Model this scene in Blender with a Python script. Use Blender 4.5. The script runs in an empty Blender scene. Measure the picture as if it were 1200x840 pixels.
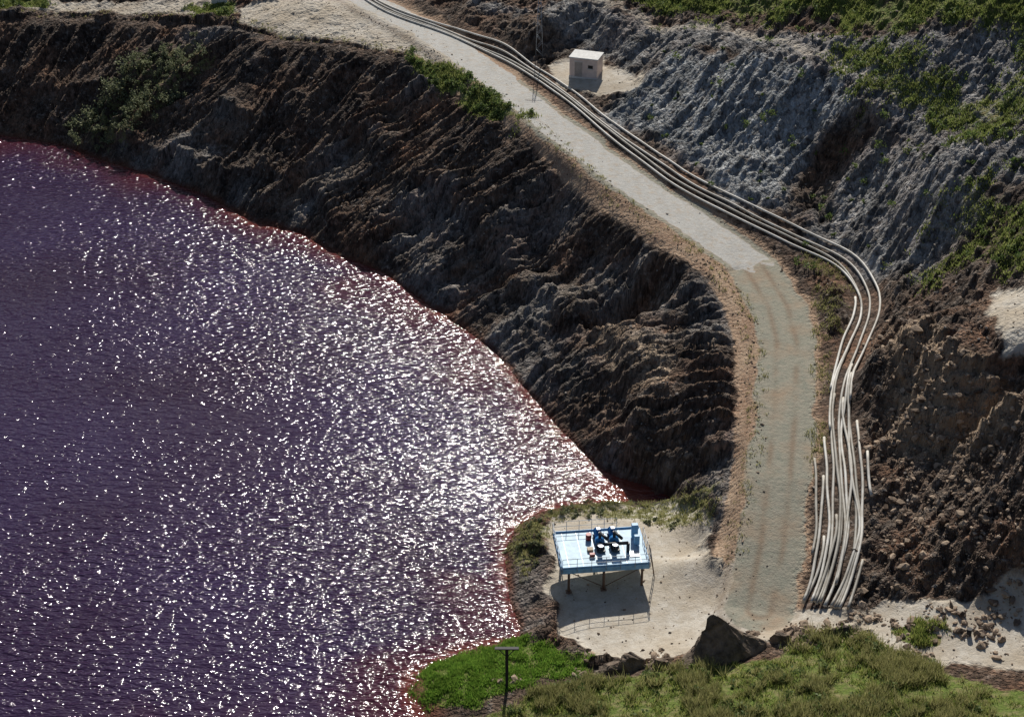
import bpy, math, numpy as np, random, bmesh
from mathutils import Vector, geometry, Matrix
random.seed(3); RNG=np.random.default_rng(5)
# Survey: each control point was sighted from a lookout at (0,0,95) and is reduced
# to true world metres (x, y, z) with its own ground elevation before anything is built.
F=2092.0;H=95.0
def W(u,v,z):
    dx=(u-600)/F; dy=(420-v)/F
    d=(dx,.8660254+.5*dy,-.5+.8660254*dy)
    t=(z-H)/d[2]
    return (d[0]*t,d[1]*t,z)
T={}
shore=[(-80,150),(0,158),(75,170),(120,188),(180,205),(240,228),(300,262),(350,272),(400,300),(450,318),(500,355),(540,382),(580,410),(625,465),(660,505),(700,545),(725,558),(760,568),(792,585),(750,592),(690,588),(640,597),(605,618),(588,655),(595,690),(610,735),(612,748),(580,752),(520,770),(475,800),(480,815),(500,840),(470,900),(400,980)]
crest=[(-80,14,11),(0,18,11),(100,20,11.5),(200,24,12),(270,28,13),(330,45,14),(400,50,14.5),(480,68,14.5),(540,102,14.3),(610,145,14),(660,185,13.5),(710,232,12.8),(760,270,12.2),(815,300,11.8),(855,350,10.8),(872,400,9.8),(875,460,8.6),(872,520,7.6),(862,580,6.6),(850,640,5.0)]
road=[(330,-60,16.3),(430,0,16),(500,35,15.7),(560,75,15.3),(640,140,14.5),(735,210,13.3),(825,270,12.1),(882,310,11.2),(912,360,10.4),(922,400,9.8),(920,480,8.6),(913,560,7.3),(905,640,5.6),(890,715,4)]
pipe=[(380,-50,16.7),(440,0,16.5),(530,35,16.2),(600,70,15.7),(660,110,15.2),(720,155,14.6),(790,205,13.9),(860,245,13.1),(930,280,12.3),(985,312,11.5),(1010,345,11),(1013,375,10.5),(1000,410,9.9),(985,450,9.3),(980,500,8.6),(985,560,7.7),(988,620,6.8),(978,670,5.8),(962,712,4.9)]
misc=[(780,740,1.8),(840,700,2.8),(835,655,2.4),(700,600,1.2),(700,690,1.6),(650,640,1.4),(660,700,1.5),(690,750,1.7),(780,620,1.6),(740,660,1.7),(640,740,1.0),
(780,470,6.0),(830,500,7.2),(800,592,1.4),(830,600,2.6),(700,480,2.2),(740,400,6.0),(700,330,6.5),(640,300,5.5),
(700,790,2.2),(800,790,4),(850,765,4),(900,765,4.6),(1000,755,5.0),(900,840,7),(700,840,3),(1100,840,7.5),(1000,800,6.5),(1200,840,7),(1040,720,5),
(520,790,.9),(600,770,1.2),(560,830,1.2),(640,800,1.8),(690,770,1.7),
(1020,700,5.3),(1030,600,7.6),(1035,500,9.4),(1040,430,10.6),(1045,360,12),(1035,320,12.5),(1100,380,14.5),
(1050,398,15),(1120,412,18.0),(1190,450,19),(1260,470,21),(1045,520,10),(1100,540,10.5),(1160,520,12.2),(1195,490,15),
(1200,560,14),(1100,640,8.5),(1200,640,11),(1100,690,7),(1200,690,8),(1300,600,15),(1300,700,8.5),(1300,800,8),(1050,730,5.4),(1200,740,6.5),(1200,790,6.3),(1100,770,5.8),
(1130,300,17),(1200,340,20),(1160,350,19),(1300,350,23),(1040,260,15.5),(1000,270,13.5),
(1050,170,20),(1100,190,22),(1140,230,21),(1000,175,18.5),(960,235,14.8),(945,180,16.5),(960,140,19),
(1200,150,25),(1200,250,22),(1300,200,28),(1200,60,28.5),(1100,60,27),(1000,40,25),(1300,60,33),
(800,62,20),(860,68,21.5),(930,85,22.3),(990,100,22.5),(1000,125,22),(720,130,15),(780,170,14.6),(860,225,13.8),(740,95,16.3),(780,80,18.5),
(640,95,15.6),(690,95,15.8),(740,80,16.4),(650,60,16),(700,55,16.6),(570,25,16.8),(640,30,19),(720,25,20),(790,45,19.5),(760,62,17.5),
(800,0,21),(900,0,23),(900,40,22),(1000,0,27),(1100,0,30),(1200,0,32.5),(700,0,20.5),(600,0,18),(520,0,17),(560,-60,19),(760,-60,24),(1000,-60,31),(1250,-60,37),
(100,5,11.5),(250,5,13),(350,10,15.5),(0,0,11.2),(200,-60,14),(0,-60,12)]
lakein=[(300,400),(200,600),(450,500),(550,650),(300,800),(50,250),(50,800),(450,700),(540,540),(350,350),(200,300),(-100,400),(-150,700),(560,600),(560,700),(460,780)]
off=[(-120,215,0),(-150,170,0),(-155,120,0),(-130,80,0),(-90,60,0),(-50,55,0),(-30,70,0),(-130,235,12),(-175,180,13),(-180,115,15),(-150,60,18),(-95,38,20),(-45,32,18),(-5,60,10),
(-100,170,-5),(-100,100,-5),(-60,80,-4),
(0,0,45),(0,-80,92),(60,60,18),(60,0,50),(-80,0,45),(150,50,35),(150,150,35),(90,110,18),(90,200,34),(-250,150,25),(-250,-100,60),(250,-100,70),(300,300,45),(0,330,24),(100,300,40),(-150,300,14),(-300,400,20),(-1700,-1700,60),(1700,-1700,60),(1700,1700,40),(-1700,1700,25),(0,1700,30),(-1700,0,30),(1700,0,50),(0,-1700,70)]
T['shore']=[W(u,v,0) for u,v in shore]
T['crest']=[W(*c) for c in crest]; T['road']=[W(*c) for c in road]; T['pipe']=[W(*c) for c in pipe]
T['misc']=[W(*c) for c in misc]+[W(u,v,-4) for u,v in lakein]+off
def dens(p,s=2.5):
    o=[]
    for a,b in zip(p[:-1],p[1:]):
        n=max(1,int(math.dist(a[:2],b[:2])/s))
        for i in range(n): o.append(tuple(a[k]+(b[k]-a[k])*i/n for k in range(3)))
    o.append(tuple(p[-1])); return o
sh=dens(T['shore'],1.5)
under=[]
for a,b in zip(sh[:-1],sh[1:]):
    dx,dy=b[0]-a[0],b[1]-a[1];l=math.hypot(dx,dy)
    under.append(((a[0]+b[0])/2+dy/l*1.3,(a[1]+b[1])/2-dx/l*1.3,-.7))
pts=sh+under+dens(T['crest'])+dens(T['road'])+dens(T['pipe'])+T['misc']
# ---------- numpy noise ----------
def hsh(ix,iy,seed):
    h=(ix*374761393+iy*668265263+seed*1442695041)&0xffffffff
    h=((h^(h>>13))*1274126177)&0xffffffff
    return ((h^(h>>16))&0xffff)/65535.0
def vn(x,y,seed=0):
    fx=np.floor(x);fy=np.floor(y);ix=fx.astype(np.int64);iy=fy.astype(np.int64);a=x-fx;b=y-fy
    a=a*a*a*(a*(a*6-15)+10);b=b*b*b*(b*(b*6-15)+10)
    return ((hsh(ix,iy,seed)*(1-a)+hsh(ix+1,iy,seed)*a)*(1-b)+(hsh(ix,iy+1,seed)*(1-a)+hsh(ix+1,iy+1,seed)*a)*b)*2-1
def fbm(x,y,o=4,seed=0,g=.5,ridge=False,rot=True):
    s=0;a=1;t=0
    for i in range(o):
        n=vn(x,y,seed+i*17)
        if ridge:n=1-2*np.abs(n)
        s=s+n*a;t+=a;a*=g
        if rot: x,y=(x*1.62+y*1.21+3.1),(y*1.62-x*1.21+7.7)
        else: x,y=x*2.1+3.1,y*2.0+7.7
    return s/t
def worley(x,y,seed=0):
    fx=np.floor(x).astype(np.int64);fy=np.floor(y).astype(np.int64)
    f1=np.full(x.shape,9.);f2=f1.copy();cid=np.zeros(x.shape)
    for i in(-1,0,1):
        for j in(-1,0,1):
            cx=fx+i;cy=fy+j
            d=np.hypot(cx+hsh(cx,cy,seed)-x,cy+hsh(cx,cy,seed+9)-y)
            m=d<f1
            f2=np.where(m,f1,np.minimum(f2,d));cid=np.where(m,hsh(cx,cy,seed+23),cid);f1=np.where(m,d,f1)
    return f1,f2,cid
def sm(a,b,x):
    t=np.clip((x-a)/(b-a),0,1);return t*t*(3-2*t)
def pdist(P,X,Y):
    best=np.full(X.shape,1e9);arc=np.zeros(X.shape);sgn=np.zeros(X.shape);zz=np.zeros(X.shape);s0=0
    for a,b in zip(P[:-1],P[1:]):
        dx,dy=b[0]-a[0],b[1]-a[1];L=math.hypot(dx,dy)
        t=np.clip(((X-a[0])*dx+(Y-a[1])*dy)/L/L,0,1)
        ex=X-a[0]-t*dx;ey=Y-a[1]-t*dy;d=np.hypot(ex,ey);m=d<best
        best=np.where(m,d,best);arc=np.where(m,s0+t*L,arc);sgn=np.where(m,np.sign(dx*ey-dy*ex),sgn);zz=np.where(m,a[2]+(b[2]-a[2])*t,zz);s0+=L
    return best,arc,sgn,zz
def pmask(P,X,Y,soft=.8,n=None,amp=1.):
    ins=np.zeros(X.shape,bool);best=np.full(X.shape,1e9);q=list(P)+[P[0]]
    for a,b in zip(q[:-1],q[1:]):
        dx,dy=b[0]-a[0],b[1]-a[1];LL=dx*dx+dy*dy+1e-9
        t=np.clip(((X-a[0])*dx+(Y-a[1])*dy)/LL,0,1)
        best=np.minimum(best,np.hypot(X-a[0]-t*dx,Y-a[1]-t*dy))
        c=((a[1]>Y)!=(b[1]>Y)); 
        ins^=c&(X<dx*(Y-a[1])/(dy if abs(dy)>1e-9 else 1e-9)+a[0])
    sd=np.where(ins,best,-best)
    if n is not None: sd=sd+n*amp
    return sm(-soft,soft,sd)
def blur(A,s):
    r=int(s*2.5);k=np.exp(-.5*(np.arange(-r,r+1)/s)**2);k/=k.sum()
    P=np.pad(A,((r,r),(0,0)),'edge');B=sum(k[i]*P[i:i+A.shape[0]] for i in range(2*r+1))
    P=np.pad(B,((0,0),(r,r)),'edge');return sum(k[i]*P[:,i:i+A.shape[1]] for i in range(2*r+1))
def axis(a,b,st,lo,hi):
    c=list(np.arange(a,b+1e-6,st)); s=st;x=c[-1];up=[]
    while x<hi: s*=1.08; x+=s; up.append(x)
    s=st;x=a;dn=[]
    while x>lo: s*=1.08; x-=s; dn.append(x)
    return np.array(dn[::-1]+c+up)
xs=axis(-80,62,.19,-1500,1500); ys=axis(98,256,.19,-1400,1500)
X,Y=np.meshgrid(xs,ys)
Z=np.full(X.shape,20.0)
vs,es,fs,ov,oe,of=geometry.delaunay_2d_cdt([Vector(p[:2]) for p in pts],[],[],0,1e-4)
zz=[pts[o[0]][2] for o in ov]
for f in fs:
    p=[vs[i] for i in f]; z=[zz[i] for i in f]
    x0=min(q.x for q in p);x1=max(q.x for q in p);y0=min(q.y for q in p);y1=max(q.y for q in p)
    i0,i1=np.searchsorted(xs,[x0-.01,x1+.01]);j0,j1=np.searchsorted(ys,[y0-.01,y1+.01])
    if i1<=i0 or j1<=j0: continue
    gx=X[j0:j1,i0:i1];gy=Y[j0:j1,i0:i1]
    d=(p[1].y-p[2].y)*(p[0].x-p[2].x)+(p[2].x-p[1].x)*(p[0].y-p[2].y)
    if abs(d)<1e-9: continue
    a=((p[1].y-p[2].y)*(gx-p[2].x)+(p[2].x-p[1].x)*(gy-p[2].y))/d
    b=((p[2].y-p[0].y)*(gx-p[2].x)+(p[0].x-p[2].x)*(gy-p[2].y))/d
    m=(a>=-1e-6)&(b>=-1e-6)&(a+b<=1+1e-6)
    sub=Z[j0:j1,i0:i1]; sub[m]=(a*z[0]+b*z[1]+(1-a-b)*z[2])[m]
def bil(A,x,y):
    x=np.atleast_1d(x).astype(float);y=np.atleast_1d(y).astype(float)
    i=np.clip(np.searchsorted(xs,x)-1,0,len(xs)-2);j=np.clip(np.searchsorted(ys,y)-1,0,len(ys)-2)
    a=np.clip((x-xs[i])/(xs[i+1]-xs[i]),0,1);b=np.clip((y-ys[j])/(ys[j+1]-ys[j]),0,1)
    return (A[j,i]*(1-a)+A[j,i+1]*a)*(1-b)+(A[j+1,i]*(1-a)+A[j+1,i+1]*a)*b
Z0=Z.copy()
def hit(u,v):
    t=np.arange(110,420,.4);dx=(u-600)/F;dy=(420-v)/F
    px=dx*t;py=(.8660254+.5*dy)*t;pz=H+(-.5+.8660254*dy)*t
    g=np.maximum(bil(Z0,px,py),0)
    k=np.argmax(pz<g); return (float(px[k]),float(py[k]),float(g[k]))
def HP(l): return [hit(*p) for p in l]
# ---------- masks ----------
nA=fbm(X*.35,Y*.35,4,1); nB=fbm(X*.09,Y*.09,3,2); nC=fbm(X*1.3,Y*1.3,3,5)
rd,rs,rsg,rz=pdist(T['road'],X,Y)
pd_,ps,psg,pz_=pdist(T['pipe'],X,Y)
cd,cs,csg,cz=pdist(T['crest'],X,Y)
T['prom']=HP([(640,606),(700,596),(790,592),(822,620),(835,655),(862,665),(895,680),(905,712),(1000,722),(1005,738),(930,750),(890,760),(830,772),(770,772),(700,778),(680,762),(655,745),(645,690),(638,650)])
T['sandR']=HP([(1000,735),(1040,708),(1110,700),(1215,690),(1215,790),(1100,780),(1030,755)])
T['verge']=HP([(272,12),(330,0),(430,0),(520,50),(575,95),(620,140),(560,105),(480,66),(400,48),(335,43),(280,30)])
T['hutpad']=HP([(640,78),(700,66),(750,92),(752,104),(700,112),(650,100)])
T['plat2']=HP([(1150,345),(1215,330),(1215,420),(1165,425),(1170,390)])
T['lefttop']=HP([(-60,0),(0,0),(260,-5),(300,20),(180,18),(0,12),(-60,12)])
T['g_front']=HP([(540,845),(640,812),(700,800),(760,786),(830,780),(900,770),(960,750),(1010,742),(1040,768),(1100,788),(1215,808),(1215,870),(540,870)])
T['g_isle']=HP([(478,800),(500,782),(560,767),(600,752),(645,756),(690,775),(695,788),(640,800),(600,812),(560,832),(500,838),(482,815)])
T['g_crest']=HP([(470,55),(500,70),(560,105),(615,140),(605,150),(550,130),(500,95),(475,75)])
T['g_tr']=HP([(740,-10),(900,-10),(1215,-10),(1215,30),(1120,25),(1050,50),(960,30),(880,25),(800,12)])
T['g_r1']=HP([(1000,60),(1060,85),(1140,110),(1215,60),(1215,150),(1130,170),(1060,160),(1030,130),(1005,90)])
T['g_r2']=HP([(1080,250),(1150,220),(1215,200),(1215,320),(1130,325),(1085,300)])
T['g_tl']=HP([(-60,-10),(60,-10),(55,10),(0,14),(-60,14)])
T['g_tl2']=HP([(225,12),(280,5),(278,22),(235,24)])
T['g_tuft']=HP([(1045,740),(1070,730),(1105,748),(1100,760),(1060,755)])
T['g_prom']=HP([(585,650),(605,620),(640,600),(760,588),(830,592),(830,604),(700,604),(645,615),(640,660),(610,690)])
T['g_slope']=HP([(80,160),(100,182),(150,180),(200,130),(252,75),(225,55),(170,75),(140,110)])
T['g_pipe']=HP([(945,300),(985,318),(1003,350),(1000,385),(970,410),(965,500),(970,560),(955,600),(955,420),(960,370),(950,330)])
T['grayM']=HP([(700,135),(750,100),(800,62),(860,68),(990,95),(1005,120),(960,160),(930,200),(920,240),(860,238),(780,180)])
T['grayM2']=HP([(930,240),(1000,170),(1060,165),(1150,200),(1150,260),(1080,330),(1020,330),(980,290)])
T['grayT']=HP([(560,10),(700,20),(800,30),(1000,50),(1215,40),(1215,230),(1100,200),(1000,110),(850,60),(740,85),(660,50)])
T['gully']=HP([(1000,125),(985,150),(960,190),(930,235),(965,250),(990,200),(1010,165),(1040,150)])
T['cliff']=HP([(1040,395),(1120,408),(1190,445),(1195,500),(1150,530),(1090,545),(1040,530)])
T['hollow']=HP([(735,358)])
T['ledge']=HP([(700,400),(740,395),(790,430),(770,480),(735,470),(715,440)])
T['rubble']=HP([(1030,400),(1200,500),(1200,680),(1020,700)])
T['stones']=HP([(690,765),(770,757),(800,775),(880,742),(960,732),(1010,730),(1010,748),(900,772),(800,785),(700,795),(560,800),(640,795)])
T['track2']=[hit(u,v) for u,v in [(640,-8),(760,30),(850,35),(950,62),(1060,110),(1215,120)]]
SP=HP([(687,91),(632,68),(594,806),(1135,745),(258,8),(851,766),(742,782),(775,779),(722,786),(915,752),(800,784)])
def PM(n,soft=.8,amp=1.2): return pmask(T[n],X,Y,soft,nA,amp)
left=(rsg>0)*1.0
q_=W(889,316,11.1);rsE=pdist(T['road'],np.array([[q_[0]]]),np.array([[q_[1]]]))[1][0,0]
conc=(1-sm(-.3,.3,rd-(2.2+.35*nA-.25*nC)))*(1-sm(-.6,.6,rs-rsE+2.2*nA+1.*nC))
rbed=1-sm(-.6,.6,rd-(2.8+.6*nA))
dirt=(1-sm(-1.,1.,rd-(3.3+1.0*nA+ (1-left)*2.2)))*(1-(csg<0)*sm(.3,1.8,cd+.6*nA))
pipecor=1-sm(-.6,.6,pd_-(2.0+.5*nA))
tr2=(1-sm(-.5,.5,pdist(T['track2'],X,Y)[0]-(.8+.8*nA)))
sand=np.maximum.reduce([PM('prom'),PM('sandR'),PM('verge')*.7,PM('hutpad'),PM('plat2')*.8,PM('lefttop',1,1)*.6,tr2*.5])
grass=np.maximum.reduce([PM('g_front'),PM('g_isle'),PM('g_crest',1,1.5)*.9,PM('g_tr',2,3)*.7,PM('g_r1',2,5)*.5,PM('g_r2',2,5)*.42,PM('g_tl'),PM('g_tl2')*.9,PM('g_tuft',.5,.5),PM('g_prom',.6,1.5)*.5,PM('g_slope',1.5,2)*.45])
gully=PM('gully',1,2)
gray=np.maximum.reduce([PM('grayM',1.2,1.5),PM('grayM2',1.5,2)*.65,PM('grayT',1.5,3)*.6])*(1-.85*gully)
cliff=PM('cliff',1.,.8)
flat=np.clip(np.maximum.reduce([rbed,conc,dirt*.85,sand,PM('g_front')*.8,PM('g_isle')*.8,pipecor*.8]),0,1)
fine=(X>-95)&(X<75)&(Y>90)&(Y<270)
Zb=.35*blur(Z,3)+.65*blur(Z,7)
Zb=Zb*(1-cliff)+blur(Z,2)*cliff
# ---------- relief ----------
Zt=Zb.copy()
wr=1-sm(2.2,4.2,rd); Zt=Zt*(1-wr)+rz*wr
hx,hy,_=T['hollow'][0]
hd=np.hypot((X-hx)/1.4,Y-hy)+.8*nA
Zt-=5.0*(1-sm(1.5,4.2,hd))*(cd>1.5)
wl=sm(-.5,1.5,Z0)            # fade near water
rough=(1-flat)
bank=(csg<0)*1.0*(cd<45)*(Zb>-.5)*(Y>118)
s=cs+.30*cd+.5*nA
g1=fbm(s*.15,cd*.035,3,31,.55,True); g2=fbm(s*.5,cd*.07,3,41,.6,True,False); g3=fbm(s*1.35,cd*.16+nA*.2,2,47,.6,True,False)
bk=bank*rough*sm(0,2.5,cd)*wl
c_=cd+2.2*nB+.6*nA
bench=1.1*(sm(6,10.5,c_)-sm(10.5,11.6,c_))+.9*(sm(15,19,c_)-sm(19,20,c_))
Zt+=bk*(1.0*g1+1.1*g2+.32*g3+bench*sm(-.5,.3,nB+.3))
r1=fbm((X-Y)*.13,(X+Y)*.03,4,51,.55,True);r2=fbm((X-Y)*.45+nA*.3,(X+Y)*.08,3,61,.6,True,False);r3=fbm((X-Y)*1.1,(X+Y)*.18,2,67,.6,True,False)
rk=(1-bank)*rough*sm(3,6,rd)*(Y>112)*wl
Zt+=rk*(.9*r1+.5*r2+.18*r3+.9*nB-1.2*gully)
def terr(z,h,w,lo=.5):
    q=z/h+w;f=np.floor(q);return (f+sm(lo,1.,q-f)-w)*h
far=np.where(fine,1,0)
tb=terr(Zt,.95,.9*nA+.35*nC+1.2*nB);Zt=Zt+bk*far*.5*(tb-Zt)*sm(-.35,.25,nA+nB)
tb=terr(Zt,1.5,.7*nA+.3*nC);Zt=Zt+cliff*far*.9*(tb-Zt)*sm(1.5,3,rd)
tb=terr(Zt,.9,.8*nA+.35*nC);Zt=Zt+rk*far*.5*(1-cliff)*(1-.8*gray)*(tb-Zt)
f1,f2,cid=worley(X*.75+nA*.3,Y*.75,3); e1=sm(0,.2,f2-f1)
f1b,f2b,cidb=worley(X*1.9,Y*1.9+nA*.3,7); e2=sm(0,.3,f2b-f1b)
Zt+=bk*far*((cid-.4)*.35*e1*(np.clip(nB+.5,0,1))+(cidb-.4)*.20*e2+.12*nC+.25*nA)
Zt+=rk*far*((cid-.4)*.5*e1*(.3+.8*np.clip(nB+.4,0,1))*(1-.7*gray)+(cidb-.4)*.26*e2*(1-.5*gray)+.16*nC+.25*nA)
Zt+=cliff*far*((cid-.4)*.7*(.3+.7*e1))*sm(2,5,rd)
Zt+=flat*far*(.025*nA+.012*nC)
Zt+=(1-flat)*far*(1-bank)*(.08*nC)
rut=np.exp(-((rd-.95)/.3)**2)*rbed*(1-conc)*sm(-.6,.3,nA)
Zt-=.04*rut
Zt=np.where(Z0<-.05,np.minimum(Zt,-.15+.35*nA),Zt)
Z=Zt
# ---------- mesh helpers ----------
def mk(name,V,Fc,mat=None,smooth=True,parent=None):
    V=np.asarray(V,dtype=np.float32);Fc=np.asarray(Fc,dtype=np.int32);k=Fc.shape[1]
    me=bpy.data.meshes.new(name); me.vertices.add(len(V)); me.vertices.foreach_set('co',V.ravel())
    me.loops.add(Fc.size); me.loops.foreach_set('vertex_index',Fc.ravel())
    me.polygons.add(len(Fc)); me.polygons.foreach_set('loop_start',np.arange(0,Fc.size,k,dtype=np.int32))
    me.update(calc_edges=True); me.validate()
    me.polygons.foreach_set('use_smooth',np.full(len(Fc),smooth))
    ob=bpy.data.objects.new(name,me); bpy.context.collection.objects.link(ob)
    if mat: me.materials.append(mat)
    if parent: ob.parent=parent
    return ob
def gridmesh(name,X,Y,Z,mat,smooth=True):
    h,w=X.shape; idx=np.arange(h*w).reshape(h,w)
    Fc=np.stack([idx[:-1,:-1],idx[:-1,1:],idx[1:,1:],idx[1:,:-1]],-1).reshape(-1,4)
    return mk(name,np.stack([X,Y,Z],-1).reshape(-1,3),Fc,mat,smooth)
def attr(ob,name,*ch):
    a=ob.data.attributes.new(name,'FLOAT_COLOR','POINT')
    c=[np.clip(x,0,1).ravel() for x in ch]
    while len(c)<4:c.append(np.ones_like(c[0]))
    a.data.foreach_set('color',np.stack(c,-1).astype(np.float32).ravel())
# ---------- node helper ----------
class N:
    def __init__(s,name):
        s.m=bpy.data.materials.new(name);s.m.use_nodes=True;s.t=s.m.node_tree;s.b=s.t.nodes['Principled BSDF'];s.out=s.t.nodes['Material Output']
        s.pos=s.n('ShaderNodeNewGeometry').outputs['Position']
    def n(s,ty,**k):
        x=s.t.nodes.new(ty)
        for a,b in k.items(): setattr(x,a,b)
        return x
    def l(s,a,b): s.t.links.new(a,b)
    def put(s,sock,v):
        if hasattr(v,'is_linked'): s.l(v,sock)
        elif isinstance(v,(tuple,list)): sock.default_value=(*v,1) if len(v)==3 and sock.type=='RGBA' else v
        else: sock.default_value=v
    def math(s,op,a,b=0,c=None,clamp=False):
        x=s.n('ShaderNodeMath',operation=op,use_clamp=clamp);s.put(x.inputs[0],a);s.put(x.inputs[1],b)
        if c is not None:s.put(x.inputs[2],c)
        return x.outputs[0]
    def mix(s,f,a,b,bt='MIX'):
        x=s.n('ShaderNodeMix',data_type='RGBA',blend_type=bt);s.put(x.inputs[0],f);s.put(x.inputs[6],a);s.put(x.inputs[7],b);return x.outputs[2]
    def noise(s,sc,det=4,rough=.6,vec=None,stretch=None,rot=0,dist=0):
        v=vec or s.pos
        if stretch:
            mp=s.n('ShaderNodeMapping');s.l(v,mp.inputs[0]);mp.inputs['Scale'].default_value=stretch;mp.inputs['Rotation'].default_value=(0,0,rot);v=mp.outputs[0]
        x=s.n('ShaderNodeTexNoise');s.l(v,x.inputs['Vector']);x.inputs['Scale'].default_value=sc;x.inputs['Detail'].default_value=det;x.inputs['Roughness'].default_value=rough;x.inputs['Distortion'].default_value=dist
        return x.outputs['Fac']
    def vor(s,sc,feat='F1'):
        x=s.n('ShaderNodeTexVoronoi',feature=feat,voronoi_dimensions='2D');s.l(s.pos,x.inputs['Vector']);x.inputs['Scale'].default_value=sc;return x
    def ramp(s,f,a,b,ca=(0,0,0),cb=(1,1,1)):
        x=s.n('ShaderNodeValToRGB');s.l(f,x.inputs[0]);e=x.color_ramp.elements;e[0].position=a;e[1].position=b;e[0].color=(*ca,1);e[1].color=(*cb,1);return x.outputs[0]
    def sep(s,c):
        y=s.n('ShaderNodeSeparateColor');s.l(c,y.inputs[0]);return [y.outputs['Red'],y.outputs['Green'],y.outputs['Blue']]
    def attr(s,nm):
        return s.sep(s.n('ShaderNodeAttribute',attribute_name=nm).outputs['Color'])
    def bump(s,h,dist,st=1,nrm=None):
        x=s.n('ShaderNodeBump');s.l(h,x.inputs['Height']);x.inputs['Distance'].default_value=dist;x.inputs['Strength'].default_value=st
        if nrm:s.l(nrm,x.inputs['Normal'])
        return x.outputs[0]
    def fin(s,col,rough=.9,nrm=None,metal=0,spec=.3):
        s.put(s.b.inputs['Base Color'],col);s.put(s.b.inputs['Roughness'],rough);s.b.inputs['Metallic'].default_value=metal;s.b.inputs['Specular IOR Level'].default_value=spec
        if nrm:s.l(nrm,s.b.inputs['Normal'])
        return s.m
# ---------- terrain material ----------
g=N('ground')
A1=g.attr('m1');A2=g.attr('m2');A3=g.attr('m3');A4=g.attr('m4')
n1=g.noise(.25,3,.6);n2=g.noise(1.4,4,.65);n3=g.noise(7,2,.6);n5=g.noise(.13,3,.6)
v1=g.vor(2.2);v2=g.vor(6)
sp1=g.sep(v1.outputs['Color']);sp2=g.sep(v2.outputs['Color'])
rock=g.mix(g.ramp(n1,.38,.62),(.044,.030,.023),(.110,.075,.053))
rock=g.mix(g.ramp(n2,.52,.72),rock,(.20,.17,.145))
rock=g.mix(g.math('MULTIPLY',A4[1],.6),rock,(.24,.21,.175))
rock=g.mix(g.math('MULTIPLY',g.ramp(n5,.5,.66),g.ramp(n2,.35,.65)),rock,(.20,.105,.06))
rock=g.mix(g.math('MULTIPLY',A4[2],g.ramp(n2,.35,.6)),rock,(.38,.29,.205))
graymask=g.math('MULTIPLY',A2[2],g.ramp(n2,.25,.5))
rock=g.mix(graymask,rock,g.mix(g.ramp(n1,.35,.65),(.16,.17,.175),(.38,.385,.38)))
spk=g.math('ADD',g.math('MULTIPLY',sp1[0],.8),g.math('ADD',g.math('MULTIPLY',sp2[1],.7),.25))
rock=g.mix(1,rock,spk,'MULTIPLY')
rock=g.mix(A3[1],rock,g.mix(n2,(.18,.12,.08),(.42,.32,.22)))
def brk(m,amt=.8,nn=None,lo=.35,hi=.65):
    return g.ramp(g.math('ADD',m,g.math('MULTIPLY',g.math('SUBTRACT',nn or n2,.5),amt)),lo,hi)
dirt_c=g.mix(g.ramp(n1,.35,.65),(.27,.16,.10),(.38,.265,.175))
dirt_c=g.mix(g.ramp(n3,.45,.75),dirt_c,(.43,.34,.25))
col=g.mix(brk(A1[1],1.0),rock,dirt_c)
sand_c=g.mix(g.ramp(n1,.35,.65),(.55,.51,.44),(.42,.355,.27))
sand_c=g.mix(g.ramp(n2,.4,.75),sand_c,(.38,.325,.25))
col=g.mix(brk(A1[0]),col,sand_c)
lower=g.mix(g.ramp(n2,.3,.7),(.24,.24,.19),(.33,.30,.235))
lower=g.mix(g.ramp(n1,.5,.75),lower,(.33,.25,.175))
col=g.mix(brk(A3[2],.6),col,lower)
conc_c=g.mix(g.noise(.8,3,.7,None,(1,.25,1),.6),(.36,.35,.32),(.52,.505,.47))
conc_c=g.mix(g.math('MULTIPLY',g.ramp(n2,.5,.7),.6),conc_c,(.40,.32,.235))
col=g.mix(brk(A1[2],.5),col,conc_c)
col=g.mix(g.math('MULTIPLY',A3[0],.55),col,(.21,.135,.085))
grass_c=g.mix(n3,(.05,.085,.016),(.16,.20,.04)); grass_c=g.mix(g.ramp(n2,.45,.7),grass_c,(.22,.18,.09))
col=g.mix(brk(A2[0],1.3,n2,.4,.6),col,grass_c)
col=g.mix(A2[1],col,(.12,.042,.024))
fs_=g.math('ADD',.75,g.math('MULTIPLY',n3,.5)); col=g.mix(1,col,fs_,'MULTIPLY')
bf=g.math('SUBTRACT',1,g.math('MULTIPLY',A4[0],.93))
b1=g.math('MULTIPLY',g.math('ADD',g.math('MULTIPLY',v1.outputs['Distance'],-1.0),g.math('ADD',n2,g.math('MULTIPLY',v2.outputs['Distance'],-.4))),bf)
nr=g.bump(g.math('ADD',b1,g.math('MULTIPLY',n3,.14)),.34)
gm=g.fin(col,.95,nr,0,.2)
terrain=gridmesh('terrain',X,Y,Z,gm)
wet=(1-sm(.0,.6,Z+.25*nA))*(Z>-1)
streak=np.clip(bk*sm(.1,.8,g2*.6+g3*.5)*sm(-.3,.4,nB)+rk*.6*sm(.2,.8,r2*.6+r3*.5),0,1)
attr(terrain,'m1',sand,dirt,conc); attr(terrain,'m2',grass,wet*.85,np.maximum(gray,bank*.30*sm(.0,.5,nB+.5*nA)))
attr(terrain,'m3',np.maximum(rut,np.exp(-((rd-3.3)/.35)**2)*.6*dirt),cliff,rbed*(1-conc)*(rs>60)); attr(terrain,'m4',flat,streak,PM('ledge',1.2,2)*.8)
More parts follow.
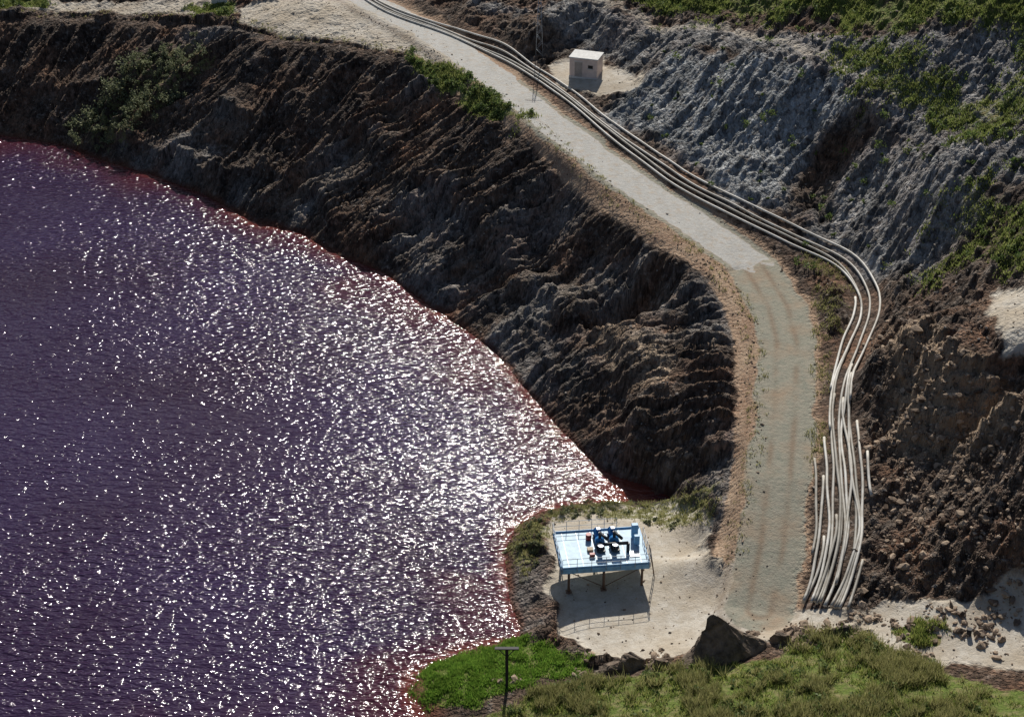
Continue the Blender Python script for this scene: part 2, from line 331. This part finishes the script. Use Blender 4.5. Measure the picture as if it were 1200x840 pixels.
# ---------- water ----------
lx,ly=np.meshgrid(np.arange(-170,40,.5),np.arange(45,250,.5))
w=N('lake_water_mat')
D=w.attr('dep')
wn=w.noise(.045,2,.5)
base=w.mix(w.ramp(wn,.3,.7),(.028,.012,.034),(.036,.020,.060))
base=w.mix(D[1],base,(.055,.013,.024))
base=w.mix(D[0],base,(.15,.035,.022))
big=w.noise(1.35,1,.5,None,(.6,1.25,1),.35,.5); sml=w.noise(3.9,1,.5,None,(.5,1.15,1),.3,.6)
hgt=w.math('ADD',big,w.math('MULTIPLY',sml,.36))
calm=w.math('ADD',.5,w.math('MULTIPLY',w.ramp(w.noise(.03,2,.5),.32,.6),.6))
nb=w.bump(w.math('MULTIPLY',hgt,calm),.315)
w.b.inputs['IOR'].default_value=1.33
wm=w.fin(base,.09,nb,0,.45)
lake=gridmesh('lake_water',lx,ly,lx*0,wm)
lz=bil(Z0,lx.ravel(),ly.ravel()).reshape(lx.shape);ln_=fbm(lx*.2,ly*.2,3,9)
cove=np.exp(-(((lx-11.5)/3.5)**2+((ly-140)/3.)**2))
attr(lake,'dep',np.clip(.75*(1-sm(.05,.75,-lz+.3*ln_))+cove,0,1),1-sm(.3,3.2,-lz+.9*ln_),lz*0)
# ---------- generic mats ----------
def simple(name,c,rough=.6,metal=0,var=.25,sc=3,c2=None,bd=.01):
    m=N(name);nn=m.noise(sc,4,.6);c2=c2 or tuple(x*(1-var) for x in c)
    return m.fin(m.mix(m.ramp(nn,.35,.65),c,c2),rough,m.bump(nn,bd),metal,.4)
def islandmat(name,ca,cb,rough=.9,trans=0,nsc=3):
    m=N(name);gi=m.n('ShaderNodeNewGeometry').outputs['Random Per Island']
    c=m.mix(gi,ca,cb);nn=m.noise(nsc,1,.6);c=m.mix(1,c,m.math('ADD',.5,m.math('MULTIPLY',nn,1.0)),'MULTIPLY')
    m.fin(c,rough,None if trans else m.bump(nn,.05),0,.2)
    if trans:
        tr=m.n('ShaderNodeBsdfTranslucent');m.l(c,tr.inputs[0]);mx=m.n('ShaderNodeMixShader');mx.inputs[0].default_value=trans
        m.l(m.b.outputs[0],mx.inputs[1]);m.l(tr.outputs[0],mx.inputs[2]);m.l(mx.outputs[0],m.out.inputs[0])
    return m.m
rock_m=islandmat('rock_mat',(.05,.04,.033),(.32,.28,.24))
brown_m=islandmat('brown_rock_mat',(.08,.055,.04),(.42,.32,.23))
gblade=islandmat('grass_mat',(.10,.17,.03),(.38,.39,.12),.7,.5,.6)
gbright=islandmat('shore_grass_mat',(.09,.20,.025),(.24,.36,.06),.7,.5,.8)
ghill=islandmat('hill_grass_mat',(.10,.15,.03),(.32,.34,.12),.8,.45,.6)
gdry=islandmat('dry_grass_mat',(.20,.21,.07),(.42,.39,.18),.8,.4)
leaf=islandmat('leaf_mat',(.06,.11,.03),(.22,.27,.09),.6,.4)
leafg=islandmat('grey_leaf_mat',(.10,.125,.06),(.28,.29,.17),.7,.35)
# ---------- rocks ----------
def ico(sub):
    bm=bmesh.new();bmesh.ops.create_icosphere(bm,subdivisions=sub,radius=1);V=np.array([v.co[:] for v in bm.verts]);Fc=np.array([[v.index for v in f.verts] for f in bm.faces]);bm.free();return V,Fc
def rocktmp(sub,seed,cuts=9):
    r=np.random.default_rng(seed);V,Fc=ico(sub);V=V.copy()
    for i in range(cuts):
        d=r.normal(size=3);d/=np.linalg.norm(d);h=r.uniform(.45,.8);V-=np.maximum(0,V@d-h)[:,None]*d
    V+=r.normal(size=V.shape)*.08
    return V,Fc
def scatter_rocks(name,px,py,size,mat,sub,seed):
    tm=[rocktmp(sub,seed+i) for i in range(10)];VV=[];FF=[];o=0
    pzz=bil(Z,px,py);r=np.random.default_rng(seed)
    for i in range(len(px)):
        V,Fc=tm[i%10];a=r.uniform(0,6.3);c,s_=math.cos(a),math.sin(a);sc=size[i]*r.uniform([.7,.5,.4],[1.4,1.,.9])
        v=V*sc;x=v[:,0]*c-v[:,1]*s_+px[i];y=v[:,0]*s_+v[:,1]*c+py[i]
        VV.append(np.stack([x,y,v[:,2]+pzz[i]+size[i]*.1],-1));FF.append(Fc+o);o+=len(V)
    return mk(name,np.concatenate(VV),np.concatenate(FF),mat,False)
FI=np.flatnonzero(((X>-80)&(X<60)&(Y>95)&(Y<255)).ravel());FX=X.ravel()[FI];FY=Y.ravel()[FI]
GA=(np.gradient(xs)[None,:]*np.gradient(ys)[:,None]).ravel()[FI]
def pick(n,weight):
    w_=np.clip(weight,0,None).ravel()[FI].astype(float)*GA;c=np.cumsum(w_)
    k=np.searchsorted(c,RNG.uniform(0,c[-1],n));k=np.clip(k,0,len(FI)-1)
    return FX[k]+RNG.uniform(-.1,.1,n),FY[k]+RNG.uniform(-.1,.1,n)
land=(Z>.0)*1.0
wrock=(bk*.6+rk*.9*(X>15)+.02)*land*(1-grass)*(1-.7*gray)
px,py=pick(15000,wrock);scatter_rocks('rock_debris',px,py,.06+.24*RNG.power(.25,len(px))*RNG.uniform(.2,1,len(px)),rock_m,1,100)
wb=(.6*cliff+.5*pmask(T['rubble'],X,Y,2))*land*(1-dirt)
px,py=pick(3600,wb);scatter_rocks('cliff_rubble',px,py,.08+.6*RNG.power(.22,len(px))*RNG.uniform(.1,1,len(px)),brown_m,1,200)
wv=(dirt*(1-rbed)*.4+sand*.16+.5*(cd<2)*(csg>0))*land
px,py=pick(3800,wv);scatter_rocks('road_gravel',px,py,.04+.14*RNG.power(.3,len(px)),brown_m,1,300)
px,py=pick(1200,(pmask(T['stones'],X,Y,.6,nA,1.)+.3*PM('sandR')*(nB+.5>0))*sm(-.15,.3,nA)*land);scatter_rocks('stone_pile',px,py,.1+.42*RNG.power(.3,len(px)),brown_m,1,400)
def boulder(name,p,sx,sy,sz,seed,peak=0):
    x,y=p[:2];V,Fc=ico(5);r=np.random.default_rng(seed);V=V.copy()
    for i in range(22):
        d=r.normal(size=3);d[2]=abs(d[2])*.5;d/=np.linalg.norm(d);h=r.uniform(.5,.82);V-=np.maximum(0,V@d-h)[:,None]*d
    n_=fbm(V[:,0]*2.5+V[:,2]*2+9,V[:,1]*2.5-V[:,2]*2,5,seed,.6,True);V*=(1+.14*n_)[:,None]
    if peak:
        t=np.clip(V[:,2],0,1);V[:,0]=V[:,0]*(1-.3*t)-.18*t;V[:,1]*=(1-.3*t)
    V[:,2]=np.where(V[:,2]>0,V[:,2],V[:,2]*.3)
    V*=np.array([sx,sy,sz]);V+=np.array([x,y,bil(Z,x,y)[0]])
    return mk(name,V,Fc,boul_m,False)
boul_m=simple('boulder_mat',(.24,.18,.13),.9,0,.7,1.2,None,.25)
for p_,a_ in zip(SP[5:],[(4.6,3.0,4.2,11,1),(1.9,1.2,1.3,12),(1.1,.8,.8,13),(1.5,.9,.9,14),(1.2,.8,.9,15),(1.0,.7,.6,16)]): boulder('boulder',p_,*a_)
# ---------- grass / leaves ----------
def blades(name,px,py,hmin,hmax,nb,spread,mat,seed,wid=.045):
    r=np.random.default_rng(seed);n=len(px);bx=np.repeat(px,nb)+r.normal(0,spread,n*nb);by=np.repeat(py,nb)+r.normal(0,spread,n*nb)
    bz=bil(Z,bx,by)-.03;hh=np.repeat(r.uniform(hmin,hmax,n),nb)*r.uniform(.6,1.1,n*nb);a=r.uniform(0,6.283,n*nb);ln=r.normal(0,.35,(n*nb,2))*hh[:,None]
    wx=np.cos(a)*wid;wy=np.sin(a)*wid
    V=np.stack([np.stack([bx-wx,by-wy,bz],-1),np.stack([bx+wx,by+wy,bz],-1),np.stack([bx+ln[:,0],by+ln[:,1],bz+hh],-1)],1).reshape(-1,3)
    return mk(name,V,np.arange(len(V)).reshape(-1,3),mat,False)
gf=np.clip(PM('g_front',.5,1.5)*(.12+1.0*sm(-.25,.35,nA)),0,1)*(1-.75*sm(31,35,X+1.5*nA))
px,py=pick(6500,gf*(.25+sm(-.2,.2,nC)));blades('meadow_grass',px,py,.12,.55,9,.16,gblade,1)
px,py=pick(3000,gf*sm(0,.35,nC+.6*nA));blades('tall_dry_grass',px,py,.4,1.25,11,.13,gdry,2)
px,py=pick(3300,PM('g_isle',.4,1.5)*(.08+sm(-.3,.2,nC+.5*nA)));blades('shore_grass',px,py,.08,.42,9,.2,gbright,3,.06)
gh=np.clip(np.maximum.reduce([PM('g_crest',1,1.5),PM('g_tr',2,3)*.8,PM('g_r1',2,5)*.6,PM('g_r2',2,5)*.5,PM('g_tl'),PM('g_tl2')])*sm(-.2,.3,nA),0,1)
px,py=pick(8000,gh);blades('hillside_grass',px,py,.15,.45,7,.25,ghill,4,.08)
gd=np.clip(PM('g_pipe',.5,1)*.6*sm(-.2,.3,nA)+PM('g_prom',.5,1)*.5+.10*(cd<2)*(csg>0),0,1)*land
px,py=pick(1600,gd);blades('roadside_grass',px,py,.12,.45,8,.15,gdry,5,.04)
px,py=pick(90,PM('g_tuft',.3,2.)*sm(0,.4,nC));blades('grass_clump',px,py,.3,.95,14,.2,gblade,6,.05)
def shrubs(name,pxs,pys,smin,smax,mat,seed,nl=110):
    r=np.random.default_rng(seed);C=[];S=[]
    for x,y in zip(pxs,pys):
        s_=smin+(smax-smin)*r.uniform()**2;z=bil(Z,x,y)[0];nl_=int(nl*max(1,s_))
        nc=r.integers(4,8);cc=r.normal(0,.45,(nc,3))*s_;cc[:,2]=np.abs(cc[:,2])*.9+.25*s_
        k=r.integers(0,nc,nl_);p=cc[k]+r.normal(0,.22,(nl_,3))*s_;C.append(p+[x,y,z]);S.append(np.full(nl_,.10+.05*s_))
    C=np.concatenate(C);S=np.concatenate(S)[:,None]*r.uniform(.6,1.3,(len(C),1));a=r.normal(size=C.shape);a/=np.linalg.norm(a,axis=1)[:,None];b=np.cross(a,r.normal(size=C.shape));b/=np.linalg.norm(b,axis=1)[:,None]
    V=np.stack([C-a*S,C+b*S*.6,C+a*S,C-b*S*.6],1).reshape(-1,3)
    return mk(name,V,np.arange(len(V)).reshape(-1,4),mat,False)
px,py=pick(95,PM('g_slope',1,1));shrubs('slope_shrubs',px,py,.4,1.7,leafg,11)
px,py=pick(60,PM('g_crest',.8,.8));shrubs('crest_shrubs',px,py,.3,.9,leaf,12)
px,py=pick(520,gh*(X>5)*np.clip(nB+.6,0,1)+.07*rk*(X>15)*(Y>160));shrubs('hillside_shrubs',px,py,.15,.85,leaf,13,50)
px,py=pick(35,PM('g_prom',.5,.5)*land);shrubs('shore_shrubs',px,py,.2,.45,leafg,14,60)
px,py=pick(230,gf);shrubs('meadow_weeds',px,py,.15,.7,leaf,15,60)
px,py=pick(40,np.maximum(PM('g_tl'),PM('g_tl2')));shrubs('rim_shrubs',px,py,.4,1.2,leaf,16)
# ---------- pipes ----------
def catmull(P,step=.8):
    P=np.array(P,float);Q=[]
    E=np.vstack([2*P[0]-P[1],P,2*P[-1]-P[-2]])
    for i in range(len(P)-1):
        a,b,c,d=E[i:i+4];n=max(2,int(np.linalg.norm(c-b)/step))
        for t in np.arange(n)/n: Q.append(.5*((2*b)+(c-a)*t+(2*a-5*b+4*c-d)*t*t+(3*b-a-3*c+d)*t**3))
    Q.append(P[-1]);return np.array(Q)
def tube(name,P,r,mat,seg=8,parent=None):
    P=np.asarray(P,float);n=len(P);tg=np.gradient(P,axis=0);tg/=np.linalg.norm(tg,axis=1)[:,None]+1e-9
    up=np.array([0,0,1.]) if abs(tg[:,2]).max()<.95 else np.array([1.,.01,0])
    sd=np.cross(tg,up);sd/=np.linalg.norm(sd,axis=1)[:,None]+1e-9;u2=np.cross(sd,tg)
    an=np.arange(seg)/seg*2*math.pi
    V=(P[:,None]+r*(np.cos(an)[None,:,None]*sd[:,None]+np.sin(an)[None,:,None]*u2[:,None])).reshape(-1,3)
    Fc=[(i*seg+j,i*seg+(j+1)%seg,(i+1)*seg+(j+1)%seg,(i+1)*seg+j) for i in range(n-1) for j in range(seg)]
    Fc+= [tuple(range(seg-1,-1,-1)),tuple((n-1)*seg+j for j in range(seg))]
    me=bpy.data.meshes.new(name)
    me.from_pydata([tuple(v) for v in V],[],Fc);me.update()
    for p in me.polygons:p.use_smooth=len(p.vertices)==4
    ob=bpy.data.objects.new(name,me);bpy.context.collection.objects.link(ob);me.materials.append(mat)
    if parent:ob.parent=parent
    return ob
pms=[]
for k,(ca,cb) in enumerate([((.55,.53,.48),(.32,.28,.22)),((.68,.66,.61),(.42,.38,.31)),((.40,.38,.33),(.23,.20,.16))]):
    pm=N('pipe_mat%d'%k);pn=pm.noise(.7,4,.7);pms.append(pm.fin(pm.mix(pm.ramp(pn,.35,.7),ca,cb),.55,None,0,.35))
C=catmull(T['pipe'],.8);tgc=np.gradient(C[:,:2],axis=0);tgc/=np.linalg.norm(tgc,axis=1)[:,None];nrmc=np.stack([-tgc[:,1],tgc[:,0]],-1)
arc=np.concatenate([[0],np.cumsum(np.linalg.norm(np.diff(C,axis=0),axis=1))]);L=arc[-1]
i400=np.argmin(np.hypot(*(C[:,:2]-np.array(T['pipe'][12][:2])).T));a0=arc[i400]
def lay(offs,s0,s1,seed,r=.12,dz=0,wob=.17,fr=.07):
    m=(arc>=s0)&(arc<=s1);A=arc[m];o=offs(A)+wob*fbm(A*fr+seed*9,A*0+seed*3.3,2,seed)*2
    P=C[m].copy();P[:,:2]+=nrmc[m]*o[:,None];q=bil(Z,P[:,0],P[:,1]);kk=np.ones(5)/5;q=np.maximum(q,np.convolve(np.pad(q,2,'edge'),kk,'valid'));q=np.convolve(np.pad(q,2,'edge'),kk,'valid');P[:,2]=q+r+dz+.01
    tube('pipeline',P,r,pms[seed%3])
for i,(o,e) in enumerate([(-.75,14),(-.35,L),(.25,L),(1.05,10)]):
    lay(lambda A,o=o:o*(1+.25*np.sin(A*.05+o*3)),0,L if e==L else a0+e,i+1)
for i,(s0,s1,oa,ob_) in enumerate([(2,99,-1.4,-.9),(5,38,-1.0,-.6),(3,45,-.5,-.3),(8,46,.2,.0),(11,43,.6,.5),(14,47,1.1,.8),(21,50,-1.1,-1.2),(19,42,1.6,1.2),(-9,8,.9,1.0),(16,30,2.2,2.2),(26,47,1.9,1.5),(17,23,-2.6,-2.7),(29,40,-2.3,-2.0),(9,33,-.8,-.2),(12,36,-1.75,-1.5),(24,46,.9,.3)]):
    lay(lambda A,oa=oa,ob_=ob_:-(oa+(ob_-oa)*sm(a0+22,a0+44,A)),a0+s0,min(a0+s1,L),i+20,.125,(0,.12,.0,.2)[i%4],.28,.10)
# ---------- boxes ----------
def box(name,cx,cy,cz,sx,sy,sz,mat,parent=None,bev=.02,rz=0):
    bm=bmesh.new();bmesh.ops.create_cube(bm,size=1)
    for v in bm.verts:v.co=Vector((v.co.x*sx,v.co.y*sy,v.co.z*sz))
    if bev:bmesh.ops.bevel(bm,geom=bm.edges[:],offset=min(bev,min(sx,sy,sz)*.3),segments=1,affect='EDGES')
    me=bpy.data.meshes.new(name);bm.to_mesh(me);bm.free();o=bpy.data.objects.new(name,me);bpy.context.collection.objects.link(o);me.materials.append(mat)
    o.location=(cx,cy,cz);o.rotation_euler=(0,0,rz)
    if parent:o.parent=parent
    return o
def empty(name,loc,rz=0):
    e=bpy.data.objects.new(name,None);bpy.context.collection.objects.link(e);e.location=loc;e.rotation_euler=(0,0,rz);return e
def rod(name,a,b,r,mat,parent=None,seg=8):
    a=np.array(a,float);b=np.array(b,float);return tube(name,[a,a*.5+b*.5,b],r,mat,seg,parent)
# platform
deck_m=simple('deck_paint',(.46,.66,.80),.55,0,.3,1.5);skirt_m=simple('skirt_paint',(.20,.46,.74),.5,0,.3,2);steel=simple('weathered_steel',(.20,.13,.09),.7,.2,.4);grey=simple('galvanised',(.42,.46,.50),.5,.4,.2);blue=simple('pump_paint',(.03,.20,.50),.35,0,.3);black=simple('black_rubber',(.025,.03,.04),.5,0,.3);red=simple('red_paint',(.35,.04,.03),.5,0,.3);yel=simple('beige_paint',(.45,.33,.2),.6,0,.3)
P=empty('pump_platform',(7.65,124.6,4.3),math.radians(6.5))
gz=bil(Z,7.65,124.6)[0]-4.3
box('deck',0,0,-.06,7.5,5.3,.12,deck_m,P)
for i in range(6): box('deck_seam',-3.1+i*1.24,0,.006,.04,5.2,.02,grey,P,0)
box('front_beam',0,-2.66,-.25,7.5,.12,.5,skirt_m,P);box('rear_beam',0,2.66,-.25,7.5,.12,.5,skirt_m,P)
box('left_beam',-3.76,0,-.25,.12,5.2,.5,skirt_m,P);box('right_beam',3.76,0,-.25,.12,5.2,.5,skirt_m,P)
box('curb_front',0,-2.62,.08,7.5,.1,.14,skirt_m,P);box('curb_left',-3.7,0,.08,.1,5.1,.14,skirt_m,P);box('curb_rear',0,2.62,.08,7.5,.1,.14,skirt_m,P)
for x in(-3.1,-.1,3.2):
    for y in(-2.3,2.3):
        rod('leg',(x,y,-.5),(x,y,gz-.3),.11,steel,P);box('foot_plate',x,y,gz+.05,.5,.5,.1,steel,P)
    rod('brace',(x,-2.3,-.6),(x,2.3,gz+.3),.04,steel,P)
rod('brace',(-3.1,-2.3,-.6),(-.1,-2.3,gz+.3),.04,steel,P);rod('brace',(-.1,-2.3,gz+.3),(3.2,-2.3,-.6),.04,steel,P)
box('cross_beam',0,-.9,-.35,7.3,.2,.35,steel,P);box('cross_beam',0,.9,-.35,7.3,.2,.35,steel,P)
def rail(x0,y0,x1,y1):
    n=max(2,int(math.hypot(x1-x0,y1-y0)/1.25)+1)
    for i in range(n+1):
        t=i/n;rod('rail_post',(x0+(x1-x0)*t,y0+(y1-y0)*t,-.3),(x0+(x1-x0)*t,y0+(y1-y0)*t,1.05),.025,grey,P,6)
    for h in(.55,1.05):rod('rail_bar',(x0,y0,h),(x1,y1,h),.022,grey,P,6)
rail(-3.72,-2.75,3.72,-2.75);rail(-3.72,2.75,1.8,2.75);rail(-3.84,-2.7,-3.84,2.7);rail(3.84,-2.7,3.84,1.2)
for k,x in enumerate((-.1,1.15)):
    box('pump_skid',x,.5,.16,.75,2.6,.12,black,P)
    rod('motor',(x,.9,.55),(x,1.9,.55),.3,blue,P,14);box('motor_box',x+.05,1.4,.95,.35,.4,.25,blue,P)
    for j in range(5):rod('motor_fin',(x,1.0+j*.2,.55),(x,1.05+j*.2,.55),.34,blue,P,14)
    rod('pump_casing',(x,.0,.55),(x,.45,.55),.42,blue,P,16);rod('coupling',(x,.45,.55),(x,.9,.55),.12,steel,P)
    rod('discharge_pipe',(x,.2,.6),(x,.2,1.5),.14,black,P);rod('discharge_elbow',(x,.2,1.45),(x+.5,-.7,1.35),.14,black,P)
    rod('suction_pipe',(x,.0,.5),(x-.1,-1.2,.45),.16,black,P);rod('valve_wheel',(x-.1,-1.0,.95),(x-.1,-1.0,1.0),.26,blue,P,14);rod('valve_stem',(x-.1,-1.0,.4),(x-.1,-1.0,1.0),.05,steel,P)
rod('manifold',(-.5,-.75,.9),(2.2,-.75,.9),.15,black,P);rod('downpipe',(2.2,-.75,.9),(2.2,-.75,-.6),.15,black,P)
box('toolbox',-.95,-1.15,.2,.45,.35,.25,red,P);box('hose_crate',-1.0,-.3,.15,.5,.5,.2,yel,P);rod('drum',(-.9,1.3,.05),(-.9,1.3,.6),.25,red,P,12)
box('control_cabinet',3.1,1.2,.75,.55,.4,1.3,skirt_m,P);box('control_cabinet',3.1,.1,.55,.45,.35,.9,skirt_m,P);box('hatch',2.7,-1.2,.03,.9,.9,.06,grey,P)
rod('ladder_rail',(3.95,-1.2,.9),(4.5,-1.2,gz),.03,steel,P);rod('ladder_rail',(3.95,-1.7,.9),(4.5,-1.7,gz),.03,steel,P)
for i in range(8):
    t=(i+1)/9;x=3.95+.55*t;z=.9+(gz-.9)*t;rod('rung',(x,-1.2,z),(x,-1.7,z),.02,steel,P,6)
# hut
hx_,hy_,hz_=SP[0];wall=simple('hut_plaster',(.74,.62,.56),.85,0,.2,1.2);roofm=simple('hut_roof',(.66,.65,.62),.8,0,.2);dk=simple('dark_opening',(.03,.03,.03),.8);door=simple('door_paint',(.40,.36,.33),.6)
hz_=bil(Z,hx_,hy_)[0]
Hh=empty('concrete_hut',(hx_,hy_+1,hz_),math.radians(-18))
box('walls',0,0,1.15,3.5,2.6,2.5,wall,Hh,.03);box('roof',0,0,2.48,3.7,2.8,.16,roofm,Hh,.03);box('plinth',0,0,.0,3.6,2.7,.3,roofm,Hh)
box('door',-.6,-1.31,1.0,.95,.06,2.0,door,Hh);box('door_frame',-.6,-1.305,2.05,1.1,.08,.1,roofm,Hh,.0);box('window',.9,-1.31,1.5,.6,.06,.4,dk,Hh);box('window_sill',.9,-1.34,1.25,.75,.14,.06,roofm,Hh,0);box('vent',-1.76,0,1.9,.06,.6,.35,dk,Hh)
# lattice pylon
bx,by,_=SP[1];bz=bil(Z,bx,by)[0];E=empty('power_pylon',(bx,by,bz))
for sx in(-1,1):
    for sy in(-1,1):rod('pylon_leg',(sx*.45,sy*.45,-.2),(sx*.12,sy*.12,8),.035,grey,E,6)
for i in range(9):
    z0=i*.85;z1=z0+.85;a=.45-.33*z0/8;b=.45-.33*z1/8;s_=1 if i%2 else -1
    for q in(-1,1):
        rod('pylon_brace',(-s_*a,q*a,z0),(s_*b,q*b,z1),.02,grey,E,5);rod('pylon_brace',(q*a,-s_*a,z0),(q*b,s_*b,z1),.02,grey,E,5)
rod('pylon_arm',(-1,0,7.6),(1,0,7.6),.04,grey,E,6)
# post at shore
bx,by,_=SP[2];bz=bil(Z,bx,by)[0];E=empty('shore_post',(bx,by,bz));darkst=simple('dark_steel',(.035,.035,.04),.7,0,.3)
box('post',0,0,1.9,.24,.24,4.0,darkst,E);box('top_plate',.0,0,3.95,1.9,.35,.1,darkst,E);rod('strut',(0,-.14,3.2),(.6,-.1,3.9),.04,darkst,E);rod('strut',(0,-.14,3.2),(-.6,-.1,3.9),.04,darkst,E)
# small drum
bx,by,_=SP[3];bz=bil(Z,bx,by)[0];E=empty('marker_bollard',(bx,by,bz));rod('body',(0,0,-.1),(0,0,.55),.2,darkst,E,12);rod('cap',(0,0,.55),(0,0,.6),.22,darkst,E,12)
# blocks at the far rim
bx,by,_=SP[4];bz=bil(Z,bx,by)[0];E=empty('concrete_block_pair',(bx,by,bz));box('block',0,0,.5,2.2,1,1,roofm,E);box('block_2',2.8,.2,.4,1.6,1,.8,roofm,E)
# ---------- camera / light ----------
cam=bpy.data.cameras.new('cam');co=bpy.data.objects.new('camera',cam);bpy.context.collection.objects.link(co)
co.location=(0,0,H);co.rotation_euler=(math.radians(60),0,0);cam.lens=F*36/1200;cam.clip_end=6000
bpy.context.scene.camera=co
el=math.radians(38);az=math.radians(4)
wd=bpy.data.worlds.new('World');bpy.context.scene.world=wd;wd.use_nodes=True;nt=wd.node_tree
sky=nt.nodes.new('ShaderNodeTexSky');sky.sky_type='NISHITA';sky.sun_disc=False;sky.sun_elevation=el;sky.sun_rotation=az;nt.links.new(sky.outputs[0],nt.nodes['Background'].inputs[0]);nt.nodes['Background'].inputs[1].default_value=.068
s=bpy.data.lights.new('sun','SUN');s.energy=5.0;s.angle=math.radians(.5);s.color=(1,.95,.87);so=bpy.data.objects.new('sun',s);bpy.context.collection.objects.link(so)
so.rotation_euler=Vector((math.sin(az)*math.cos(el),math.cos(az)*math.cos(el),math.sin(el))).to_track_quat('Z','Y').to_euler()
sc=bpy.context.scene;sc.view_settings.view_transform='Standard';sc.view_settings.look='None';sc.view_settings.exposure=0
